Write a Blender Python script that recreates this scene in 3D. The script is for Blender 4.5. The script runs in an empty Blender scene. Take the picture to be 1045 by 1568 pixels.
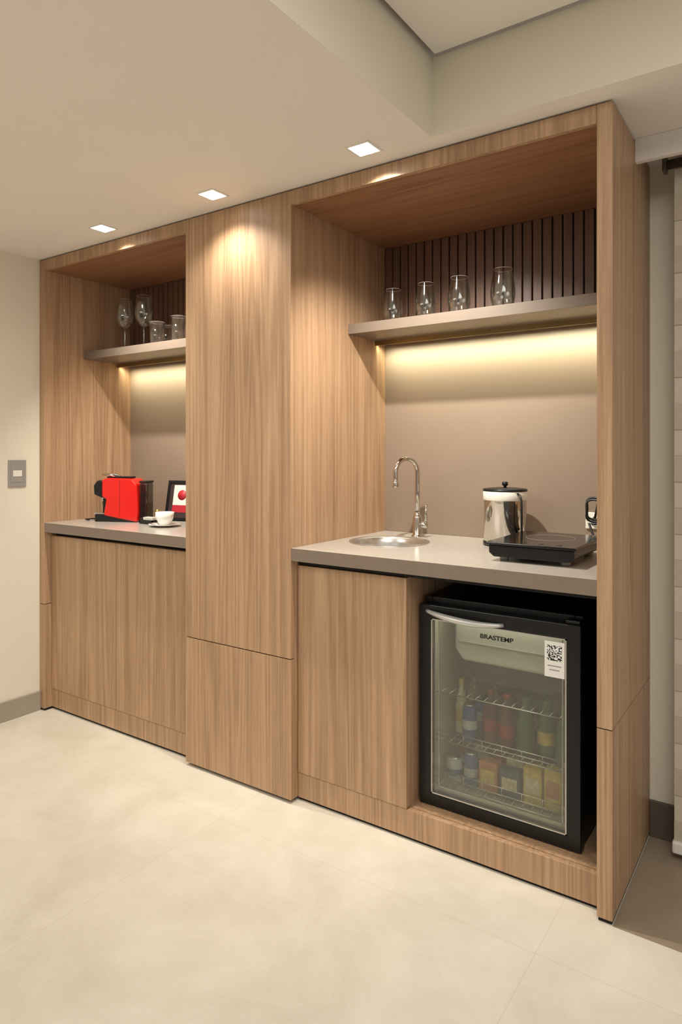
import bpy, bmesh, math, random
from mathutils import Vector, Matrix
random.seed(4)
S = bpy.context.scene
S.view_settings.view_transform = 'Standard'
S.view_settings.look = 'None'
S.view_settings.exposure = 0.0

def lin(r, g, b):
    def f(c):
        c /= 255.0
        return c/12.92 if c <= .04045 else ((c+.055)/1.055)**2.4
    return (f(r), f(g), f(b), 1)

# ---------------------------------------------------------------- materials
def newmat(name):
    m = bpy.data.materials.new(name); m.use_nodes = True
    nt = m.node_tree; b = nt.nodes['Principled BSDF']
    return m, nt, b
def N(nt, typ, **kw):
    n = nt.nodes.new(typ)
    for k, v in kw.items():
        if k in n.inputs: n.inputs[k].default_value = v
        else: setattr(n, k, v)
    return n
def mth(nt, op, a, b=None):
    n = nt.nodes.new('ShaderNodeMath'); n.operation = op
    for i, v in enumerate((a, b)):
        if v is None: continue
        if isinstance(v, (int, float)): n.inputs[i].default_value = v
        else: nt.links.new(v, n.inputs[i])
    return n.outputs[0]
def plain(name, col, rough=.5, metal=0., var=.04, nscale=6., coat=0., emit=None, estr=0., spec=.5):
    m, nt, b = newmat(name)
    tc = N(nt, 'ShaderNodeTexCoord'); no = N(nt, 'ShaderNodeTexNoise', Scale=nscale, Detail=4.)
    nt.links.new(tc.outputs['Object'], no.inputs['Vector'])
    cr = N(nt, 'ShaderNodeValToRGB')
    cr.color_ramp.elements[0].position = .3; cr.color_ramp.elements[1].position = .7
    cr.color_ramp.elements[0].color = tuple(c*(1-var) for c in col[:3])+(1,)
    cr.color_ramp.elements[1].color = tuple(min(1, c*(1+var)) for c in col[:3])+(1,)
    nt.links.new(no.outputs['Fac'], cr.inputs['Fac'])
    nt.links.new(cr.outputs['Color'], b.inputs['Base Color'])
    b.inputs['Roughness'].default_value = rough; b.inputs['Metallic'].default_value = metal
    b.inputs['Coat Weight'].default_value = coat
    b.inputs['Specular IOR Level'].default_value = spec
    if emit:
        b.inputs['Emission Color'].default_value = emit; b.inputs['Emission Strength'].default_value = estr
    return m
def glass(name, tint=(.92, .93, .91, 1), refl=1.25, base=.08, pw=1.35):
    m, nt, b = newmat(name); nt.nodes.remove(b)
    out = nt.nodes['Material Output']
    tr = N(nt, 'ShaderNodeBsdfTransparent'); tr.inputs['Color'].default_value = tint
    gl = N(nt, 'ShaderNodeBsdfGlossy', Roughness=.05)
    lw = N(nt, 'ShaderNodeLayerWeight', Blend=.4)
    f = mth(nt, 'MINIMUM', mth(nt, 'ADD', mth(nt, 'MULTIPLY', mth(nt, 'POWER', lw.outputs['Facing'], pw), refl*.6), base), .9)
    mx = N(nt, 'ShaderNodeMixShader')
    nt.links.new(f, mx.inputs[0]); nt.links.new(tr.outputs[0], mx.inputs[1]); nt.links.new(gl.outputs[0], mx.inputs[2])
    nt.links.new(mx.outputs[0], out.inputs['Surface'])
    return m
def wood(name, axis='Z', seed=0., dark=(140, 106, 78), light=(199, 164, 129), rough=.42, mul=1.):
    m, nt, b = newmat(name)
    tc = N(nt, 'ShaderNodeTexCoord')
    mp = N(nt, 'ShaderNodeMapping')
    mp.inputs['Location'].default_value = (seed*1.7, seed*3.1, seed*.7)
    sc = [1., 1., 1.]; sc['XYZ'.index(axis)] = .022
    mp.inputs['Scale'].default_value = sc
    nt.links.new(tc.outputs['Object'], mp.inputs['Vector'])
    def noise(s, d=2., dist=0., rgh=.5):
        n = N(nt, 'ShaderNodeTexNoise', Scale=s, Detail=d, Distortion=dist, Roughness=rgh)
        nt.links.new(mp.outputs[0], n.inputs['Vector']); return n.outputs['Fac']
    streak = noise(115., 5., .0, .6)
    fine = noise(500., 2.)
    broad = noise(16., 2.)
    cont = noise(5.0, 1.5, .2)
    c = mth(nt, 'SINE', mth(nt, 'MULTIPLY', cont, 150.))
    c = mth(nt, 'ADD', mth(nt, 'MULTIPLY', c, .5), .5)
    f = mth(nt, 'ADD', mth(nt, 'MULTIPLY', streak, .44), mth(nt, 'MULTIPLY', c, .10))
    f = mth(nt, 'ADD', f, mth(nt, 'MULTIPLY', broad, .26))
    f = mth(nt, 'ADD', f, mth(nt, 'MULTIPLY', fine, .24))
    cr = N(nt, 'ShaderNodeValToRGB')
    e = cr.color_ramp.elements
    D = lin(*dark); L = lin(*light)
    D = tuple(x*mul for x in D[:3])+(1,); L = tuple(x*mul for x in L[:3])+(1,)
    e[0].position = .31; e[0].color = D
    e[1].position = .71; e[1].color = L
    nt.links.new(f, cr.inputs['Fac'])
    nt.links.new(cr.outputs['Color'], b.inputs['Base Color'])
    b.inputs['Roughness'].default_value = rough
    bp = N(nt, 'ShaderNodeBump', Strength=.06, Distance=.002)
    nt.links.new(fine, bp.inputs['Height']); nt.links.new(bp.outputs[0], b.inputs['Normal'])
    return m

W1 = wood('wood_oak_a', 'Z', 0.3); W2 = wood('wood_oak_b', 'Z', 2.1); W3 = wood('wood_oak_c', 'Z', 4.7)
W4 = wood('wood_oak_d', 'Z', 7.9); W5 = wood('wood_oak_e', 'Z', 9.4)
WX = wood('wood_oak_horizontal', 'X', 3.3, dark=(118, 78, 54), light=(168, 122, 90))
WD = wood('wood_slat_dark', 'Z', 5.5, dark=(86, 60, 47), light=(122, 90, 71))
WALL = plain('wall_paint', lin(226, 219, 201), .85, var=.015, nscale=2.)
CEIL = plain('ceiling_paint', lin(238, 232, 225), .9, var=.01, nscale=1.5)
SOFF = plain('soffit_paint', lin(226, 219, 200), .9, var=.01)
BASEB = plain('baseboard_stone', lin(160, 149, 134), .5)
BASED = plain('baseboard_dark', lin(92, 80, 68), .5)
STONE = plain('countertop_quartz_sheen', lin(180, 173, 163), .2, var=.05, nscale=40.)  # lighter tone paints the gloss reflection into the stone colour
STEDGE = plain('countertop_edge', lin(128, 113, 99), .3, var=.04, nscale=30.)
SPLASH = plain('backsplash_laminate', lin(138, 120, 105), .42, var=.02)
SHELF = plain('shelf_laminate', lin(116, 102, 90), .4, var=.03)
BLACK = plain('unlit_black', lin(18, 16, 15), .8)
SLATB = plain('slat_backing', lin(44, 32, 26), .8)
GASK = plain('black_plastic', lin(20, 20, 21), .35, spec=.4)
BGLOSS = plain('black_gloss', lin(14, 14, 15), .12)
CHROME = plain('chrome', lin(205, 201, 194), .07, 1., var=.01)
STEEL = plain('brushed_steel', lin(205, 202, 196), .25, .9, var=.03, nscale=30.)
SATIN = plain('satin_silver', lin(205, 203, 198), .35, .4, var=.02)
ROD = plain('bronze_rod', lin(96, 84, 72), .4, .5)
WHITE = plain('white_ceramic', lin(240, 238, 232), .25, var=.01)
WPLAS = plain('white_plastic', lin(228, 224, 214), .4, var=.01)
RED = plain('red_plastic', lin(214, 22, 14), .25, var=.03, coat=.4)
GREY = plain('grey_plate', lin(150, 146, 140), .4)
BRASS = plain('brass', lin(170, 145, 100), .3, .9)
LED = plain('led_diffuser', lin(240, 230, 190), .5, emit=(1, .97, .72, 1), estr=1.2)
LAMP = plain('lamp_emitter', lin(255, 250, 240), .5, emit=(1, .96, .9, 1), estr=9.)
LINER = plain('fridge_liner', lin(190, 187, 170), .5, var=.02)
FREEZ = plain('freezer_panel', lin(200, 197, 186), .35, var=.02)
GL = glass('clear_glass'); GLF = glass('fridge_glass', (.84, .86, .81, 1), .5, .11, 2.)
GTANK = glass('smoked_glass', (.45, .44, .42, 1), .6, .06)
BLA = plain('blind_band', lin(186, 175, 156), .8, var=.03, nscale=60.)
BLB = plain('blind_band_light', lin(200, 190, 172), .8, var=.03, nscale=60.)

def floor_mat(name, c1, c2, gx, gy, tile, rough=.28):
    m, nt, b = newmat(name)
    tc = N(nt, 'ShaderNodeTexCoord')
    n1 = N(nt, 'ShaderNodeTexNoise', Scale=3.2, Detail=9., Roughness=.68, Distortion=.4)
    nt.links.new(tc.outputs['Object'], n1.inputs['Vector'])
    cr = N(nt, 'ShaderNodeValToRGB')
    cr.color_ramp.elements[0].position = .35; cr.color_ramp.elements[1].position = .68
    cr.color_ramp.elements[0].color = lin(*c1); cr.color_ramp.elements[1].color = lin(*c2)
    nt.links.new(n1.outputs['Fac'], cr.inputs['Fac'])
    sx = N(nt, 'ShaderNodeSeparateXYZ'); nt.links.new(tc.outputs['Object'], sx.inputs[0])
    def line(o, off):
        a = mth(nt, 'DIVIDE', mth(nt, 'SUBTRACT', o, off), tile)
        fr = mth(nt, 'FRACT', mth(nt, 'ADD', a, 50.5))
        d = mth(nt, 'ABSOLUTE', mth(nt, 'SUBTRACT', fr, .5))
        return mth(nt, 'LESS_THAN', d, .0013/tile)
    g = mth(nt, 'MAXIMUM', line(sx.outputs[0], gx), line(sx.outputs[1], gy))
    mx = N(nt, 'ShaderNodeMix', data_type='RGBA')
    nt.links.new(mth(nt, 'MULTIPLY', g, .33), mx.inputs['Factor'])
    nt.links.new(cr.outputs['Color'], mx.inputs[6])
    mx.inputs[7].default_value = lin(180, 167, 146)
    nt.links.new(mx.outputs[2], b.inputs['Base Color'])
    b.inputs['Roughness'].default_value = rough
    return m
FLOOR = floor_mat('porcelain_floor', (209, 201, 184), (226, 219, 204), -.149, -.231, 1.2)
FLOOR2 = floor_mat('taupe_floor', (144, 129, 110), (160, 145, 126), .6, -2., 1.2)

# ---------------------------------------------------------------- mesh builder
class MB:
    def __init__(s): s.bm = bmesh.new(); s.mats = []
    def mi(s, m):
        if m not in s.mats: s.mats.append(m)
        return s.mats.index(m)
    def merge(s, t, mat, smooth=False, mtx=None):
        if mtx is not None: bmesh.ops.transform(t, matrix=mtx, verts=t.verts)
        bmesh.ops.recalc_face_normals(t, faces=t.faces)
        k = s.mi(mat)
        for f in t.faces: f.material_index = k; f.smooth = smooth
        me = bpy.data.meshes.new('t'); t.to_mesh(me); t.free()
        s.bm.from_mesh(me); bpy.data.meshes.remove(me)
    def box(s, x0, x1, y0, y1, z0, z1, mat, bev=0., seg=2, mtx=None):
        t = bmesh.new(); bmesh.ops.create_cube(t, size=1.)
        for v in t.verts:
            v.co = Vector(((x0+x1)/2+v.co.x*(x1-x0), (y0+y1)/2+v.co.y*(y1-y0), (z0+z1)/2+v.co.z*(z1-z0)))
        if bev: bmesh.ops.bevel(t, geom=t.edges[:], offset=bev, segments=seg, affect='EDGES', profile=.5)
        s.merge(t, mat, False, mtx); return s
    def prism(s, pts, y0, y1, mat, bev=0., seg=3, mtx=None, smooth=False):
        t = bmesh.new(); vs = [t.verts.new((p[0], y0, p[1])) for p in pts]
        f = t.faces.new(vs); r = bmesh.ops.extrude_face_region(t, geom=[f])
        for v in r['geom']:
            if isinstance(v, bmesh.types.BMVert): v.co.y = y1
        if bev: bmesh.ops.bevel(t, geom=t.edges[:], offset=bev, segments=seg, affect='EDGES', profile=.5)
        s.merge(t, mat, smooth, mtx); return s
    def lathe(s, prof, c, mat, seg=36, mtx=None):
        t = bmesh.new(); rings = []
        for r, z in prof:
            if r < 1e-6: rings.append([t.verts.new((c[0], c[1], c[2]+z))])
            else: rings.append([t.verts.new((c[0]+r*math.cos(2*math.pi*i/seg), c[1]+r*math.sin(2*math.pi*i/seg), c[2]+z)) for i in range(seg)])
        for a, b in zip(rings, rings[1:]):
            for i in range(seg):
                j = (i+1) % seg
                q = [a[i % len(a)], a[j % len(a)], b[j % len(b)], b[i % len(b)]]
                u = []
                for v in q:
                    if v not in u: u.append(v)
                if len(u) > 2: t.faces.new(u)
        s.merge(t, mat, True, mtx); return s
    def tube(s, pts, r, mat, seg=12, mtx=None, flat=1.):
        pts = [Vector(p) for p in pts]; t = bmesh.new(); rings = []
        tan = []
        for i in range(len(pts)):
            a = pts[max(i-1, 0)]; b = pts[min(i+1, len(pts)-1)]; tan.append((b-a).normalized())
        up = Vector((0, 0, 1)) if abs(tan[0].z) < .9 else Vector((1, 0, 0))
        n = (up-tan[0]*up.dot(tan[0])).normalized()
        for i, p in enumerate(pts):
            n = (n-tan[i]*n.dot(tan[i])).normalized(); b = tan[i].cross(n)
            rr = r[i] if isinstance(r, (list, tuple)) else r
            rings.append([t.verts.new(p+n*rr*math.cos(2*math.pi*k/seg)*flat+b*rr*math.sin(2*math.pi*k/seg)) for k in range(seg)])
        for a, b in zip(rings, rings[1:]):
            for k in range(seg): t.faces.new((a[k], a[(k+1) % seg], b[(k+1) % seg], b[k]))
        t.faces.new(rings[0][::-1]); t.faces.new(rings[-1])
        s.merge(t, mat, True, mtx); return s
    def obj(s, name, loc=(0, 0, 0), parent=None, rotz=0.):
        me = bpy.data.meshes.new(name); s.bm.to_mesh(me); s.bm.free()
        for m in s.mats: me.materials.append(m)
        o = bpy.data.objects.new(name, me); o.location = loc; o.rotation_euler[2] = rotz
        S.collection.objects.link(o)
        if parent: o.parent = parent
        return o
def empty(name, loc=(0, 0, 0)):
    e = bpy.data.objects.new(name, None); e.location = loc; e.empty_display_size = .1
    S.collection.objects.link(e); return e
def smooth_prof(pr, n=6):
    P = [Vector((a, b_, 0)) for a, b_ in pr]; out = []
    for i in range(len(P)-1):
        p0 = P[max(i-1, 0)]; p1 = P[i]; p2 = P[i+1]; p3 = P[min(i+2, len(P)-1)]
        for k in range(n):
            t = k/n
            q = .5*((2*p1)+(-p0+p2)*t+(2*p0-5*p1+4*p2-p3)*t*t+(-p0+3*p1-3*p2+p3)*t**3)
            out.append((max(q.x, 0), q.y))
    out.append((P[-1].x, P[-1].y)); return out

XR, XP = 0., -.044            # right post
XT1, XT0 = -1.194, -1.786     # tall unit
XL, XLP = -2.914, -2.870      # left end
YR, YL = .72, .56             # niche backs
H = 2.4

# ---------------------------------------------------------------- room
MB().box(-3.05, 3., -4.5, .95, -.06, 0, FLOOR).obj('floor')
MB().box(.001, 3., .0, .57, 0., .002, FLOOR2).obj('floor_threshold')
MB().box(-3.05, XL, -4.5, .95, 0, 2.72, WALL).obj('wall_left')
w = MB(); w.box(XL, .0, .78, .95, 0, 2.4, WALL); w.box(.0, 3., .57, .95, 0, 2.4, WALL); w.obj('wall_back')
c = MB()
c.box(XL, -.544, -4.5, -.08, H, 2.72, CEIL)
c.box(XL, 3., -.08, .95, H, 2.72, CEIL)
c.box(-.522, 3., -4.5, -.098, 2.655, 2.675, CEIL)
c.box(XL, 3., -4.5, .95, 2.72, 2.76, CEIL)
c.obj('ceiling')
f = MB(); f.box(-.544, -.542, -4.5, -.08, H, 2.655, SOFF); f.box(-.542, 3., -.082, -.08, H, 2.655, SOFF); f.obj('trim_1')
MB().box(.0, 3., .31, .335, 2.324, H, CEIL, .002).obj('trim_2')
MB().box(XL, XL+.014, -4.5, -.001, 0, .10, BASEB, .002).obj('baseboard_left')
MB().box(.001, 3., .556, .57, .002, .13, BASED, .002).obj('baseboard_back')

# ---------------------------------------------------------------- cabinet
cab = empty('built_in_cabinet', (-1.45, .36, 0))
def part(mb, name):
    o = mb.obj(name); o.parent = cab; o.matrix_parent_inverse = Matrix.Translation(-cab.location); return o
b = .0012
for nm, x0, x1, m1, m2 in (('end_panel_right', XP, XR, W1, W2), ('end_panel_left', XL, XLP, W3, W4)):
    p = MB(); dep = .57 if x1 == 0 else .74
    p.box(x0, x1, 0, dep, .012, .564, m2, b); p.box(x0, x1, 0, dep, .567, H-.006, m1, b)
    p.box(x0+.003, x1-.003, .006, dep, 0, .012, BLACK); p.box(x0+.002, x1-.002, .004, dep, .560, .570, BLACK)
    part(p, nm)
p = MB(); p.box(XP-.02, XP-.0005, .57, .74, .0, H, W2); part(p, 'end_panel_return')
p = MB()
p.box(XT0, XT1, 0, .022, .015, .562, W5, b); p.box(XT0, XT1, 0, .022, .566, H-.006, W2, b)
part(p, 'tall_doors')
p = MB()
p.box(XT0, XT0+.02, .0225, .74, .015, H-.006, W4); p.box(XT1-.02, XT1, .0225, .74, .015, H-.006, W3)
p.box(XT0+.02, XT1-.02, .03, .74, 0, H-.01, BLACK)
part(p, 'tall_carcass')
for i, (x0, x1, yb) in enumerate(((XT1+.0005, XP-.0005, .74), (XLP+.0005, XT0-.0005, .74))):
    p = MB(); p.box(x0, x1, 0, .02, 2.34, H-.006, W3 if i else W4, b)
    part(p, 'top_fascia_%d' % i)
    p = MB(); p.box(x0, x1, .0203, yb, 2.34, 2.36, WX); part(p, 'soffit_%d' % i)
p = MB()
p.box(XT1+.003, -.703, .04, .06, .112, .928, W5, b); part(p, 'cabinet_door_a')
p = MB(); p.box(XLP+.003, -2.3245, .04, .06, .112, .928, W1, b); part(p, 'cabinet_door_b')
p = MB(); p.box(-2.3215, XT0-.003, .04, .06, .112, .928, W5, b); part(p, 'cabinet_door_c')
p = MB()
p.box(XT1+.0005, XP-.0005, .045, .065, .012, .109, W2, b)
p.box(XLP+.0005, XT0-.0005, .045, .065, .012, .109, W4, b)
p.box(XT1, XP, .055, .1, 0, .012, BLACK); p.box(XLP, XT0, .055, .1, 0, .012, BLACK)  # black strips paint the shadow beneath the base panels
part(p, 'toe_kick')
p = MB()
p.box(-.722, -.7025, .0605, .72, .112, .948, W4)
p.box(XT1+.001, XP-.001, .066, .72, .09, .111, W3)
part(p, 'partition')
p = MB()
p.box(-.70, XP-.007, .70, .719, .112, .948, BLACK)  # black sheets put the dark of the unlit fridge niche into colour
p.box(XP-.007, XP-.0008, .05, .70, .112, .948, BLACK)
p.box(XT1+.001, XP-.008, .045, .055, .932, .948, BLACK)
p.box(-.70, XP-.008, .056, .70, .940, .948, BLACK)
p.box(XLP+.001, XT0-.001, .07, .10, .1, .948, BLACK)
p.box(XT1+.001, -.723, .07, .10, .112, .93, BLACK)
part(p, 'interior_shade_lining')
def niche(x0, x1, yb, nm):
    p = MB(); p.box(x0+.0005, x1-.0005, yb, yb+.02, 1.0005, 1.90, SPLASH); part(p, 'backsplash'+nm)
    p = MB(); p.box(x0+.0005, x1-.0005, yb+.004, yb+.02, 1.901, 2.339, SLATB)
    x = x0+.006
    while x+.03 < x1:
        p.box(x, x+.036, yb-.012, yb+.004, 1.936, 2.339, WD, .002); x += .042
    part(p, 'slat_panel'+nm)
niche(XT1, XP, YR, '_a'); niche(XLP, XT0, YL, '_b')

# shelves + LED profile
def shelf(x0, x1, y0, y1, y, power):
    o = MB(); o.box(x0+.001, x1-.001, y0, y1-.0005, 1.891, 1.934, SHELF, .001)
    sh = o.obj('display_shelf')
    L = x1-x0
    o = MB()
    o.box(x0+.002, x1-.002, y-.016, y-.012, 1.868, 1.8905, BRASS)
    o.box(x0+.002, x1-.002, y+.008, y+.012, 1.876, 1.8905, BRASS)
    o.box(x0+.002, x1-.002, y-.012, y+.008, 1.881, 1.8905, LED)
    ob = o.obj('led_profile', parent=sh)
    ld = bpy.data.lights.new('led_area', 'AREA'); ld.shape = 'RECTANGLE'; ld.size = L-.02; ld.size_y = .010
    ld.energy = power; ld.color = (.99, .965, .68); ld.spread = math.radians(112)
    lo = bpy.data.objects.new('led_area', ld); lo.location = ((x0+x1)/2, y, 1.8795); lo.rotation_euler = (math.radians(40), 0, 0)
    S.collection.objects.link(lo); lo.parent = sh
shelf(XT1, XP, .40, YR, .635, 5.2); shelf(XLP, XT0, .24, YL, .475, 4.6)

# ---------------------------------------------------------------- countertops
def ctop(x0, x1, yb, hole=None):
    o = MB(); o.box(x0+.0005, x1-.0005, 0, yb-.0005, .95, 1.0, STONE, .0015)
    ob = o.obj('countertop')
    me = ob.data
    if hole:
        cm = MB(); cm.lathe([(0, -.2), (hole[2], -.2), (hole[2], .1), (0, .1)], (hole[0], hole[1], 1.), STONE, 64)
        co = cm.obj('cutter')
        md = ob.modifiers.new('b', 'BOOLEAN'); md.operation = 'DIFFERENCE'; md.object = co; md.solver = 'EXACT'
        dg = bpy.context.evaluated_depsgraph_get()
        nm = bpy.data.meshes.new_from_object(ob.evaluated_get(dg))
        ob.modifiers.clear(); ob.data = nm; bpy.data.objects.remove(co)
        me = nm
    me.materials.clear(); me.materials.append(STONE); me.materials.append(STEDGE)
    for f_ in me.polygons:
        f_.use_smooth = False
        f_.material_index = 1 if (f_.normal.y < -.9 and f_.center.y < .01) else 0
    return ob
SX, SY = -.973, .38
ctop(XT1, XP, YR, (SX, SY, .158)); ctop(XLP, XT0, YL)

# sink
o = MB()
o.lathe([(.157, 0.0005), (.168, .0005), (.168, .003), (.160, .0035), (.153, -.004), (.148, -.03), (.142, -.11), (.12, -.135), (.05, -.145), (.03, -.147)], (0, 0, 0), STEEL, 64)
o.lathe([(.032, -.1465), (.030, -.143), (.02, -.146), (0, -.147)], (0, 0, 0), CHROME, 32)
o.obj('round_sink', (SX, SY, 1.0))
# faucet
o = MB()
o.lathe([(0, 0), (.027, 0), (.027, .005), (.022, .009), (.020, .012), (.020, .085), (.016, .095), (.0125, .1), (.0125, .11), (0, .11)], (0, 0, 0), CHROME, 32)
d = Vector((-.35, -.94, 0)).normalized(); pts = [(0, 0, .1), (0, 0, .2), (0, 0, .285)]
R = .062
for i in range(1, 19):
    a = math.pi*i/18; q = d*(R-R*math.cos(a)); pts.append((q.x, q.y, .285+R*math.sin(a)))
q = d*2*R; pts.append((q.x, q.y, .265)); pts.append((q.x, q.y, .235))
o.tube(pts, .0105, CHROME, 16)
o.lathe([(0, .222), (.012, .222), (.0135, .226), (.0135, .245), (.0105, .25)], (q.x, q.y, 0), CHROME, 20)
o.tube([(.01, 0, .055), (.045, 0, .055)], .014, CHROME, 16)
o.tube([(.038, 0, .055), (.040, 0, .1), (.046, -.002, .145)], [.006, .005, .0045], CHROME, 10)
o.obj('faucet', (-.95, .585, 1.0))

# ice bucket / jug with lid
o = MB()
o.lathe([(0, .001), (.080, .001), (.084, .006), (.084, .180), (.0845, .182)], (0, 0, 0), CHROME, 48)
o.lathe([(.0850, .182), (.0868, .186), (.0868, .217), (.084, .220)], (0, 0, 0), WPLAS, 48)
o.lathe([(.0875, .218), (.0885, .222), (.086, .227), (.05, .2315), (.0, .233)], (0, 0, 0), GASK, 48)
o.lathe([(0, .229), (.006, .23), (.006, .238), (.012, .241), (.012, .251), (.008, .255), (0, .256)], (0, 0, 0), GASK, 20)
o.tube([(.070, -.050, .21), (.083, -.060, .205), (.092, -.067, .185), (.093, -.068, .07), (.084, -.061, .045), (.068, -.049, .04)], .0045, GASK, 10)
o.lathe([(.0845, .002), (.0865, .002), (.0865, .016), (.0845, .016)], (0, 0, 0), GASK, 48)
o.obj('ice_bucket', (-.538, .56, 1.0))

# induction cooktop
o = MB()
o.prism([(-.145, .03), (-.128, .016), (.128, .016), (.145, .03), (.145, .056), (-.145, .056)], -.185, .185, GASK, .003, 2)
o.box(-.153, .153, -.195, .195, .057, .067, BGLOSS, .003, 2)
ring = [( .085*math.cos(t*math.pi/24), .03+.085*math.sin(t*math.pi/24), .0666) for t in range(49)]
o.tube(ring, .0007, GREY, 6)
for i in range(4): o.lathe([(0, .0672), (.008, .0672), (.008, .0676), (0, .0678)], (-.09+i*.06, -.16, 0), GASK, 16)
for sx in (-1, 1):
    for sy in (-1, 1): o.lathe([(0, 0), (.015, 0), (.017, .017), (0, .017)], (sx*.105, sy*.14, 0), GREY, 16)
o.obj('induction_cooktop', (-.295, .335, 1.0))
# outlet + cord
o = MB()
o.box(-.05, .06, -.010, 0, -.035, .03, WPLAS, .003); o.box(-.022, .020, -.04, -.010, -.022, .018, WPLAS, .006)
pts = []
for i in range(60):
    t = i/59.; a = t*math.pi*5+.4
    pts.append((-.004+.030*math.sin(a)+.006*math.sin(3*a), -.055-.02*t+.006*math.cos(2*a), .055+.045*math.cos(a)-.02*t))
pts = [(-.004, -.038, 0), (-.004, -.05, .01)]+pts+[(.0, -.09, -.05), (.02, -.11, -.085), (.0, -.14, -.092), (-.03, -.17, -.092)]
o.tube(pts, .0045, GASK, 8)
o.obj('power_outlet', (-.212, YR, 1.105))

# ---------------------------------------------------------------- glasses
def stemless(x, y, h=.15, k=1.):
    o = MB(); pr = [(.020, .0), (.030, .004), (.039, .022), (.0435, .045), (.044, .062), (.042, .090), (.037, .122), (.033, .15)]
    pr = [(0, 0)]+smooth_prof(pr, 4)
    o.lathe([(r*k, z*h/.15) for r, z in pr], (0, 0, 0), GL, 40)
    o.lathe([(0, .008), (.025*k, .009), (.035*k, .018), (.0415*k, .045*h/.15), (.042*k, .062*h/.15), (.040*k, .090*h/.15), (.0355*k, .122*h/.15)], (0, 0, 0), GL, 40)
    o.lathe([(.033*k-.001, h), (.033*k, h+.0006), (.033*k+.0006, h)], (0, 0, 0), WHITE, 32)
    o.obj('stemless_glass', (x, y, 1.9345))
def front_x(px, y):
    r = (px-522)/1035.; t = (y+2.06)/(.8235+.5673*r); return .463+t*(-.5673+.8235*r)
for px, h, k in ((602, .142, .95), (652, .146, 1.), (703, .15, 1.05), (770, .155, 1.1)): stemless(front_x(px, .48), .48, h, k)
def wineglass(x, y, h=.265):
    o = MB(); pr = [(.036, 0), (.036, .002), (.012, .006), (.005, .015), (.004, .08), (.006, .105), (.022, .115), (.040, .14), (.048, .17), (.047, .20), (.041, .24), (.036, .265)]
    pr = [(0, 0)]+smooth_prof(pr, 3)
    o.lathe([(r, z*h/.265) for r, z in pr], (0, 0, 0), GL, 40)
    o.lathe([(0, .112), (.020, .119), (.038, .143), (.0462, .172), (.0452, .20), (.0395, .24)], (0, 0, 0), GL, 40)
    o.lathe([(.035, h), (.036, h+.0006), (.0366, h)], (0, 0, 0), WHITE, 32)
    o.obj('wine_glass', (x, y, 1.9345))
wineglass(front_x(191, .33), .33, .275); wineglass(front_x(220, .34), .34, .28)
def tumbler(x, y, h=.12):
    o = MB(); o.lathe([(0, 0), (.030, 0), (.034, .005), (.041, h), (.0395, h), (.033, .012), (0, .011)], (0, 0, 0), GL, 32)
    o.lathe([(.0395, h), (.040, h+.0006), (.0412, h)], (0, 0, 0), WHITE, 32)
    o.obj('tumbler_glass', (x, y, 1.9345))
tumbler(front_x(240, .30), .30, .115); tumbler(front_x(256, .42), .42, .12); tumbler(front_x(273, .31), .31, .13)

# ---------------------------------------------------------------- coffee corner
o = MB()
o.prism([(-.075, .035), (-.055, .030), (.12, .0), (.125, .05), (.118, .20), (.09, .232), (-.06, .235), (-.085, .225), (-.085, .135), (-.06, .12)], -.058, .058, RED, .009, 3)
o.prism([(-.135, .145), (-.085, .125), (-.084, .222), (-.115, .222), (-.138, .195)], -.05, .05, GASK, .008, 3)
o.prism([(-.128, .0), (.118, .0), (.118, .02), (-.05, .04), (-.128, .04)], -.053, .053, GASK, .005, 2)
o.box(-.14, -.06, -.045, .045, .04, .046, STEEL, .001)
o.box(-.085, -.05, -.046, .046, .044, .125, GASK, .004)
o.box(-.112, -.098, -.012, .012, .105, .14, CHROME, .003)
o.box(-.07, .07, -.03, .03, .233, .243, GASK, .004)
o.tube([(-.02, -.03, .243), (-.06, -.032, .252), (-.1, -.02, .252), (-.115, 0, .250), (-.1, .02, .252), (-.06, .032, .252), (-.02, .03, .243)], .005, CHROME, 10)
o.box(.02, .0215, -.0585, -.058, .03, .225, GASK)
o.box(.127, .165, -.045, .045, .004, .21, GTANK, .008, 3)
o.box(.125, .167, -.047, .047, .21, .22, GASK, .004)
o.tube([(.1, .03, .01), (.06, .09, .006), (-.08, .10, .005), (-.19, .06, .005), (-.22, .01, .005), (-.18, -.02, .005)], .0035, GASK, 8)
o.obj('coffee_machine', (-2.60, .285, 1.0), rotz=math.radians(24))
o = MB(); o.box(-.05, .05, -.06, .06, 0, .006, GASK, .002)
o.box(-.05, .05, -.06, -.055, .006, .022, GASK); o.box(-.05, .05, .055, .06, .006, .022, GASK)
o.box(-.05, -.045, -.06, .06, .006, .022, GASK); o.box(.045, .05, -.06, .06, .006, .022, GASK)
o.lathe([(0, .006), (.018, .006), (.02, .02), (.012, .05), (.016, .07), (0, .072)], (0, .02, 0), BRASS, 20)
for k in range(5): o.box(-.036+k*.015, -.026+k*.015, -.045, -.01, .007, .034, WPLAS, .001)
o.obj('serving_tray', (-2.36, .31, 1.0))
o = MB()
o.lathe([(0, .001), (.03, .001), (.078, .012), (.079, .014), (.03, .006), (0, .005)], (0, 0, 0), WHITE, 40)
o.lathe([(0, .006), (.024, .006), (.029, .012), (.042, .04), (.047, .072), (.0445, .072), (.039, .04), (.024, .014), (0, .012)], (0, 0, 0), WHITE, 40)
o.tube([(-.040, 0, .060), (-.060, 0, .062), (-.068, 0, .048), (-.058, 0, .032), (-.034, 0, .026)], .0045, WHITE, 10)
o.tube([(.02, -.055, .012), (.0, -.06, .012), (-.06, -.045, .016)], .002, STEEL, 8)
o.obj('coffee_cup', (-2.20, .24, 1.0))
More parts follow.
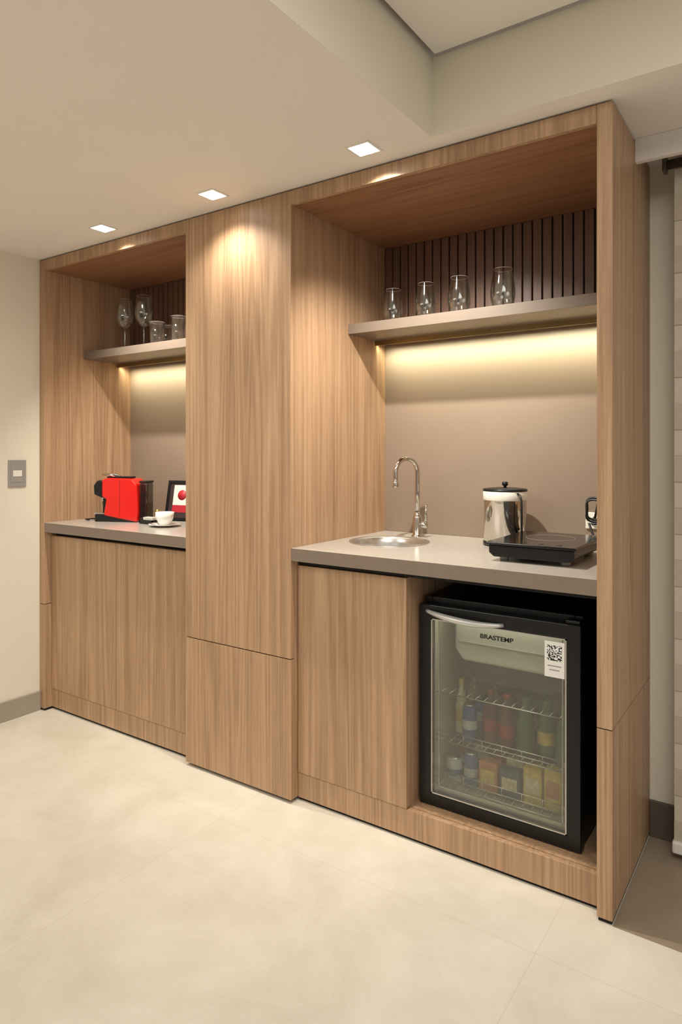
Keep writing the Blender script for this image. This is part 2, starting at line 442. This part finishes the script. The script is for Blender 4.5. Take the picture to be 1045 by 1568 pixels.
PD = plain('card_dark', lin(58, 40, 40), .5); PR = plain('card_red', lin(178, 34, 48), .5)
o = MB(); T = Matrix.Rotation(math.radians(-12), 4, 'X')
for a in ((-.085, -.07, 0, .22), (.07, .085, 0, .22), (-.07, .07, 0, .015), (-.07, .07, .205, .22)):
    o.box(a[0], a[1], -.006, .010, a[2], a[3], GASK, .001, mtx=T)
o.box(-.07, .07, .0, .006, .015, .205, PD, mtx=T)
o.box(-.045, .07, -.001, .0, .045, .195, WPLAS, mtx=T); o.box(-.045, .07, -.0015, -.001, .045, .085, PR, mtx=T)
o.lathe([(0, 0), (.028, 0), (.028, .0006), (0, .0006)], (0, 0, 0), PR, 24, mtx=T @ Matrix.Translation((.01, -.001, .14)) @ Matrix.Rotation(math.pi/2, 4, 'X'))
o.prism([(0, 0), (.015, 0), (.006, .15), (0, .15)], -.02, .02, GASK, mtx=Matrix.Translation((0, .07, .002)) @ Matrix.Rotation(math.radians(90), 4, 'Z'))
o.obj('picture_frame', (-2.345, .455, 1.002), rotz=math.radians(14))

# switches / outlet
o = MB()
o.box(0, .008, -.048, .048, -.07, .07, GREY, .003); o.box(.008, .012, -.024, .024, -.016, .016, WPLAS, .002)
o.box(.008, .0095, -.034, .034, -.045, .045, GREY, .001)
o.obj('light_switch', (XL, -.127, 1.263))
o = MB()
o.box(0, .007, -.035, .035, -.055, .055, GREY, .003); o.box(.007, .010, -.02, .02, -.02, .02, WPLAS, .002)
for dz in (-.006, .006): o.box(.010, .0105, -.004, .004, dz-.002, dz+.002, GASK)
o.obj('wall_socket', (XLP, .39, 1.14))

# ---------------------------------------------------------------- fridge
fx0, fx1, fz0, fz1, fy = -.688, -.118, .1125, .83, .11
fr = empty('minibar_fridge', ((fx0+fx1)/2, .35, fz0))
def fpart(mb, name):
    o = mb.obj(name); o.parent = fr; o.matrix_parent_inverse = Matrix.Translation(-fr.location); return o
o = MB()
B0 = .152
o.box(fx0+.004, fx0+.03, B0, .64, fz0+.01, .85, GASK, .004); o.box(fx1-.03, fx1-.004, B0, .64, fz0+.01, .85, GASK, .004)
o.box(fx0+.03, fx1-.03, B0, .64, .825, .85, GASK, .003); o.box(fx0+.03, fx1-.03, B0, .64, fz0+.01, fz0+.04, GASK, .003)
o.box(fx0+.03, fx1-.03, .60, .64, fz0+.04, .825, GASK)
for x in (fx0+.05, fx1-.05):
    for y in (.2, .6): o.lathe([(0, 0), (.015, 0), (.015, .012), (0, .012)], (x, y, fz0), GASK, 12)
fpart(o, 'body')
o = MB()
o.box(fx0+.030, fx0+.034, B0+.005, .60, .152, .825, LINER); o.box(fx1-.034, fx1-.030, B0+.005, .60, .152, .825, LINER)
o.box(fx0+.034, fx1-.034, .50, .52, .152, .825, LINER); o.box(fx0+.034, fx1-.034, B0+.005, .60, .821, .825, LINER)
o.box(fx0+.034, fx1-.034, B0+.005, .50, .152, .156, LINER)
fpart(o, 'liner')
fw = .046
o = MB()
o.box(fx0, fx0+fw, fy, .148, fz0, fz1, GASK, .006, 3); o.box(fx1-fw, fx1, fy, .148, fz0, fz1, GASK, .006, 3)
o.box(fx0+fw-.006, fx1-fw+.006, fy+.001, .147, fz1-.05, fz1-.001, GASK, .004); o.box(fx0+fw-.006, fx1-fw+.006, fy+.001, .147, fz0+.001, fz0+.045, GASK, .004)
gx0, gx1, gz0, gz1 = fx0+fw, fx1-fw, fz0+.045, fz1-.05
fpart(o, 'door_frame')
o = MB(); t_ = .004
o.box(gx0, gx0+t_, fy+.002, fy+.014, gz0, gz1, STEEL); o.box(gx1-t_, gx1, fy+.002, fy+.014, gz0, gz1, STEEL)
o.box(gx0, gx1, fy+.002, fy+.014, gz0, gz0+t_, STEEL); o.box(gx0, gx1, fy+.002, fy+.014, gz1-t_, gz1, STEEL)
i_ = .018
for a in ((gx0+i_, gx0+i_+.003, gz0+i_, gz1-.006), (gx1-i_-.003, gx1-i_, gz0+i_, gz1-.006), (gx0+i_, gx1-i_, gz0+i_, gz0+i_+.003)):
    o.box(a[0], a[1], .135, .140, a[2], a[3], STEEL)
fpart(o, 'door_bead')
o = MB(); o.box(gx0+.001, gx1-.001, .1195, .1205, gz0+.001, gz1-.001, GLF); fpart(o, 'door_glass')
o = MB(); pts = []; rr = []
for i in range(21):
    t = i/20.; pts.append((fx0+.030+.285*t, fy+.002-.034*math.sin(math.pi*t)**.7, .800+.006*math.cos(math.pi*t)-.006*math.sin(math.pi*t))); rr.append(.007+.006*math.sin(math.pi*t))
o.tube(pts, rr, SATIN, 14, flat=.9); fpart(o, 'handle')
o = MB(); o.box(fx1-.05, fx1-.005, fy+.005, .16, fz1, fz1+.012, GASK, .004); fpart(o, 'hinge')
o = MB()
o.prism([(gx0+.055, .800), (gx0+.055, .665), (gx0+.085, .625), (gx1-.03, .625), (gx1-.008, .645), (gx1-.008, .800)], .190, .23, FREEZ, .012, 4)
o.box(gx0+.055, gx1-.008, .23, .495, .63, .80, FREEZ, .004)
o.prism([(gx0+.055, .622), (gx0+.075, .575), (gx0+.11, .555), (gx1-.08, .555), (gx1-.04, .575), (gx1-.012, .622)], .215, .49, GTANK, .006, 2)
o.box(gx0+.07, gx1-.016, .184, .190, .690, .697, GREY, .001)
fpart(o, 'freezer_box')
cu = bpy.data.curves.new('logo', 'FONT'); cu.body = 'BRASTEMP'; cu.size = .021; cu.extrude = .0004; cu.offset = .0005; cu.align_x = 'CENTER'
to = bpy.data.objects.new('logo_text', cu); to.location = (-.40, .1185, .738); to.rotation_euler = (math.pi/2, 0, 0); to.data.materials.append(GASK)
S.collection.objects.link(to); to.parent = fr; to.matrix_parent_inverse = Matrix.Translation(-fr.location); to.scale = (1.2, 1, 1)
m_, nt, bb = newmat('qr_print')
tc = N(nt, 'ShaderNodeTexCoord'); vm = N(nt, 'ShaderNodeVectorMath', operation='SNAP'); vm.inputs[1].default_value = (.0034, 1., .0034)
wn = N(nt, 'ShaderNodeTexWhiteNoise'); nt.links.new(tc.outputs['Object'], vm.inputs[0]); nt.links.new(vm.outputs[0], wn.inputs['Vector'])
g = mth(nt, 'GREATER_THAN', wn.outputs['Value'], .5); cr = N(nt, 'ShaderNodeValToRGB'); cr.color_ramp.elements[0].color = (.02, .02, .02, 1); cr.color_ramp.elements[1].color = (.85, .85, .82, 1)
nt.links.new(g, cr.inputs['Fac']); nt.links.new(cr.outputs['Color'], bb.inputs['Base Color'])
o = MB(); o.box(-.236, -.172, .1183, .1192, .650, .765, WHITE); o.box(-.228, -.180, .1178, .1183, .703, .753, m_)
o.box(-.226, -.182, .1178, .1183, .685, .688, GREY); o.box(-.220, -.188, .1178, .1183, .672, .675, GREY)
fpart(o, 'qr_sticker')
o = MB()
def wires(z, rail):
    x0, x1, y0, y1 = fx0+.036, fx1-.036, .175, .495
    for y in (y0, y1): o.tube([(x0, y, z), (x1, y, z)], .0025, STEEL, 8)
    for i in range(15):
        x = x0+(x1-x0)*(i+.5)/15; o.tube([(x, y0, z), (x, y1, z)], .0013, STEEL, 6)
    if rail:
        for dz in (rail, rail*.5): o.tube([(x0, y0, z+dz), (x1, y0, z+dz)], .002, STEEL, 8)
        for i in range(7):
            x = x0+(x1-x0)*(i+.5)/7; o.tube([(x, y0, z), (x, y0, z+rail)], .0014, STEEL, 6)
wires(.325, .035); wires(.165, .05); wires(.50, 0)
fpart(o, 'wire_shelves')
def cmat(n, rgb, r=.35): return plain(n, lin(*rgb), r, var=.2, nscale=60.)
cB = cmat('can_blue', (60, 85, 140)); cS = cmat('can_silver', (180, 180, 182)); cR = cmat('can_red', (150, 45, 42)); cG = cmat('bottle_green', (70, 100, 62)); cY = cmat('pack_yellow', (205, 175, 85))
cO = cmat('pack_orange', (185, 120, 75)); cC = cmat('pack_cream', (205, 192, 165)); cK = cmat('cola', (95, 50, 42)); cN = cmat('pack_navy', (70, 78, 100))
o = MB()
def can(x, y, z, m, h=.12, r=.029):
    o.lathe([(0, 0), (r*.85, 0), (r, .008), (r, h-.012), (r*.82, h), (r*.78, h-.003), (0, h-.003)], (x, y, z), m, 24)
    o.lathe([(r+.0004, h*.35), (r+.0004, h*.6)], (x, y, z), cS if m is not cS else cB, 24)
    o.lathe([(r*.8, h-.001), (r*.82, h+.001), (0, h)], (x, y, z), STEEL, 24)
def bottle(x, y, z, m, cap, h=.19, r=.03, lab=None):
    o.lathe([(0, 0), (r*.9, 0), (r, .008), (r, h*.5), (r*.9, h*.62), (r*.42, h*.82), (r*.40, h*.93), (0, h*.93)], (x, y, z), m, 24)
    o.lathe([(r*.46, h*.92), (r*.46, h), (0, h)], (x, y, z), cap, 16)
    o.lathe([(r+.0005, h*.22), (r+.0005, h*.45)], (x, y, z), lab or cC, 24)
bottle(-.60, .28, .328, cC, cY, .2, .022, cY); can(-.545, .23, .328, cB, .13, .026); can(-.545, .33, .328, cB, .13, .026)
bottle(-.480, .27, .328, cK, cR, lab=cR); bottle(-.412, .25, .328, cK, cR, lab=cR); bottle(-.44, .36, .328, cK, cR, lab=cR); bottle(-.345, .25, .328, cG, cG, lab=cG)
bottle(-.278, .27, .328, cG, cG, lab=cY); bottle(-.31, .36, .328, cG, cG); bottle(-.205, .24, .328, cG, cG, lab=cG); bottle(-.51, .38, .328, cC, cB)
bottle(-.375, .38, .328, cG, cG); bottle(-.24, .38, .328, cG, cY); bottle(-.185, .33, .328, cC, cB); bottle(-.60, .40, .328, cC, cB)
can(-.60, .22, .168, cS, .09, .03); can(-.535, .22, .168, cB, .12, .026)
can(-.60, .32, .168, cR, .12); can(-.535, .32, .168, cS, .12); can(-.46, .32, .168, cR, .12); can(-.39, .32, .168, cG, .12); can(-.32, .32, .168, cO, .12); can(-.25, .32, .168, cB, .12); can(-.18, .32, .168, cS, .12)
def pack(x, w_, h, m, m2, y=.20, tilt=0.):
    M = Matrix.Translation((x, y, .168)) @ Matrix.Rotation(tilt, 4, 'Y')
    o.box(-w_/2, w_/2, 0, .05, 0.001, h, m, .006, mtx=M); o.box(-w_*.36, w_*.36, -.0015, .0, h*.35, h*.75, m2, mtx=M)
pack(-.465, .07, .11, cO, cY); pack(-.465, .06, .08, cR, cC, .26); pack(-.385, .075, .10, cN, cC); pack(-.385, .07, .12, cC, cO, .26)
pack(-.305, .065, .13, cY, cC); pack(-.235, .062, .14, cY, cO); pack(-.172, .05, .12, cO, cC)
fpart(o, 'drinks_and_snacks')
ld = bpy.data.lights.new('fridge_lamp', 'AREA'); ld.energy = .62; ld.size = .4; ld.size_y = .05; ld.shape = 'RECTANGLE'; ld.color = (1, .96, .82)
lo = bpy.data.objects.new('fridge_lamp', ld); lo.location = (-.4, .18, .815); lo.rotation_euler = (math.radians(8), 0, 0); S.collection.objects.link(lo)
lo.parent = fr; lo.matrix_parent_inverse = Matrix.Translation(-fr.location)

# ---------------------------------------------------------------- downlights
for x, y, en, tilt, cone, bl in ((-.769, -.135, 125, 27, 101, 1.), (-1.485, -.135, 19, 0, 130, .9), (-2.19, -.13, 110, 25, 101, 1.)):
    o = MB(); a = .047; w_ = .008
    o.box(-a, -a+w_, -a, a, -.004, 0, WHITE); o.box(a-w_, a, -a, a, -.004, 0, WHITE)
    o.box(-a+w_, a-w_, -a, -a+w_, -.004, 0, WHITE); o.box(-a+w_, a-w_, a-w_, a, -.004, 0, WHITE)
    o.box(-a+w_, a-w_, -a+w_, a-w_, -.002, 0, LAMP)
    ob = o.obj('recessed_downlight', (x, y, H))
    ld = bpy.data.lights.new('spot', 'SPOT'); ld.energy = en; ld.spot_size = math.radians(cone); ld.spot_blend = bl; ld.shadow_soft_size = .02; ld.color = (1, .945, .84)
    lo = bpy.data.objects.new('spot', ld); lo.location = (0, 0, -.02); lo.rotation_euler = (math.radians(tilt), 0, 0); S.collection.objects.link(lo); lo.parent = ob

def area(name, loc, sx, sy, e, col=(1, .97, .915)):
    ld = bpy.data.lights.new(name, 'AREA'); ld.shape = 'RECTANGLE'; ld.size = sx; ld.size_y = sy; ld.energy = e; ld.color = col
    lo = bpy.data.objects.new(name, ld); lo.location = loc; S.collection.objects.link(lo); return lo
area('overhead_fill', (.7, -1.7, 2.64), 1.3, 1.6, 33)  # added fill light over the room, no fixture modelled
area('overhead_fill.001', (-1.7, -1.9, 2.39), 1.3, 1.2, 25)  # second added fill, over the left half

# ---------------------------------------------------------------- blind
o = MB()
o.tube([(.075, .45, 2.345), (2.4, .45, 2.345)], .016, ROD, 20)
o.box(.062, .075, .43, .47, 2.32, 2.399, ROD, .003)
z = 2.33; k = 0
while z > .10:
    o.box(.095, 2.38, .462-(.004 if k % 2 else 0), .466, max(z-.088, .06), z, BLA if k % 2 else BLB, .001); z -= .088; k += 1
o.box(.09, 2.385, .445, .475, .025, .065, WPLAS, .006)
o.obj('roller_blind')

# ---------------------------------------------------------------- world, camera
w = bpy.data.worlds.new('w'); S.world = w; w.use_nodes = True
nt = w.node_tree; bg = nt.nodes['Background']
tc = N(nt, 'ShaderNodeTexCoord'); no = N(nt, 'ShaderNodeTexNoise', Scale=1.6, Detail=1.)
nt.links.new(tc.outputs['Generated'], no.inputs['Vector'])
cr = N(nt, 'ShaderNodeValToRGB'); e = cr.color_ramp.elements
e[0].position = .42; e[0].color = (.30, .28, .26, 1); e[1].position = .58; e[1].color = (1.5, 1.45, 1.38, 1)
nt.links.new(no.outputs['Fac'], cr.inputs['Fac']); nt.links.new(cr.outputs['Color'], bg.inputs[0])
bg.inputs[1].default_value = .60
cd = bpy.data.cameras.new('camera'); cd.sensor_fit = 'HORIZONTAL'; cd.sensor_width = 24.; cd.lens = 24*1035/1045.; cd.shift_y = -92/1045.
co = bpy.data.objects.new('camera', cd); co.location = (.463, -2.06, 1.375); co.rotation_euler = (math.pi/2, 0, math.radians(34.56))
S.collection.objects.link(co); S.camera = co
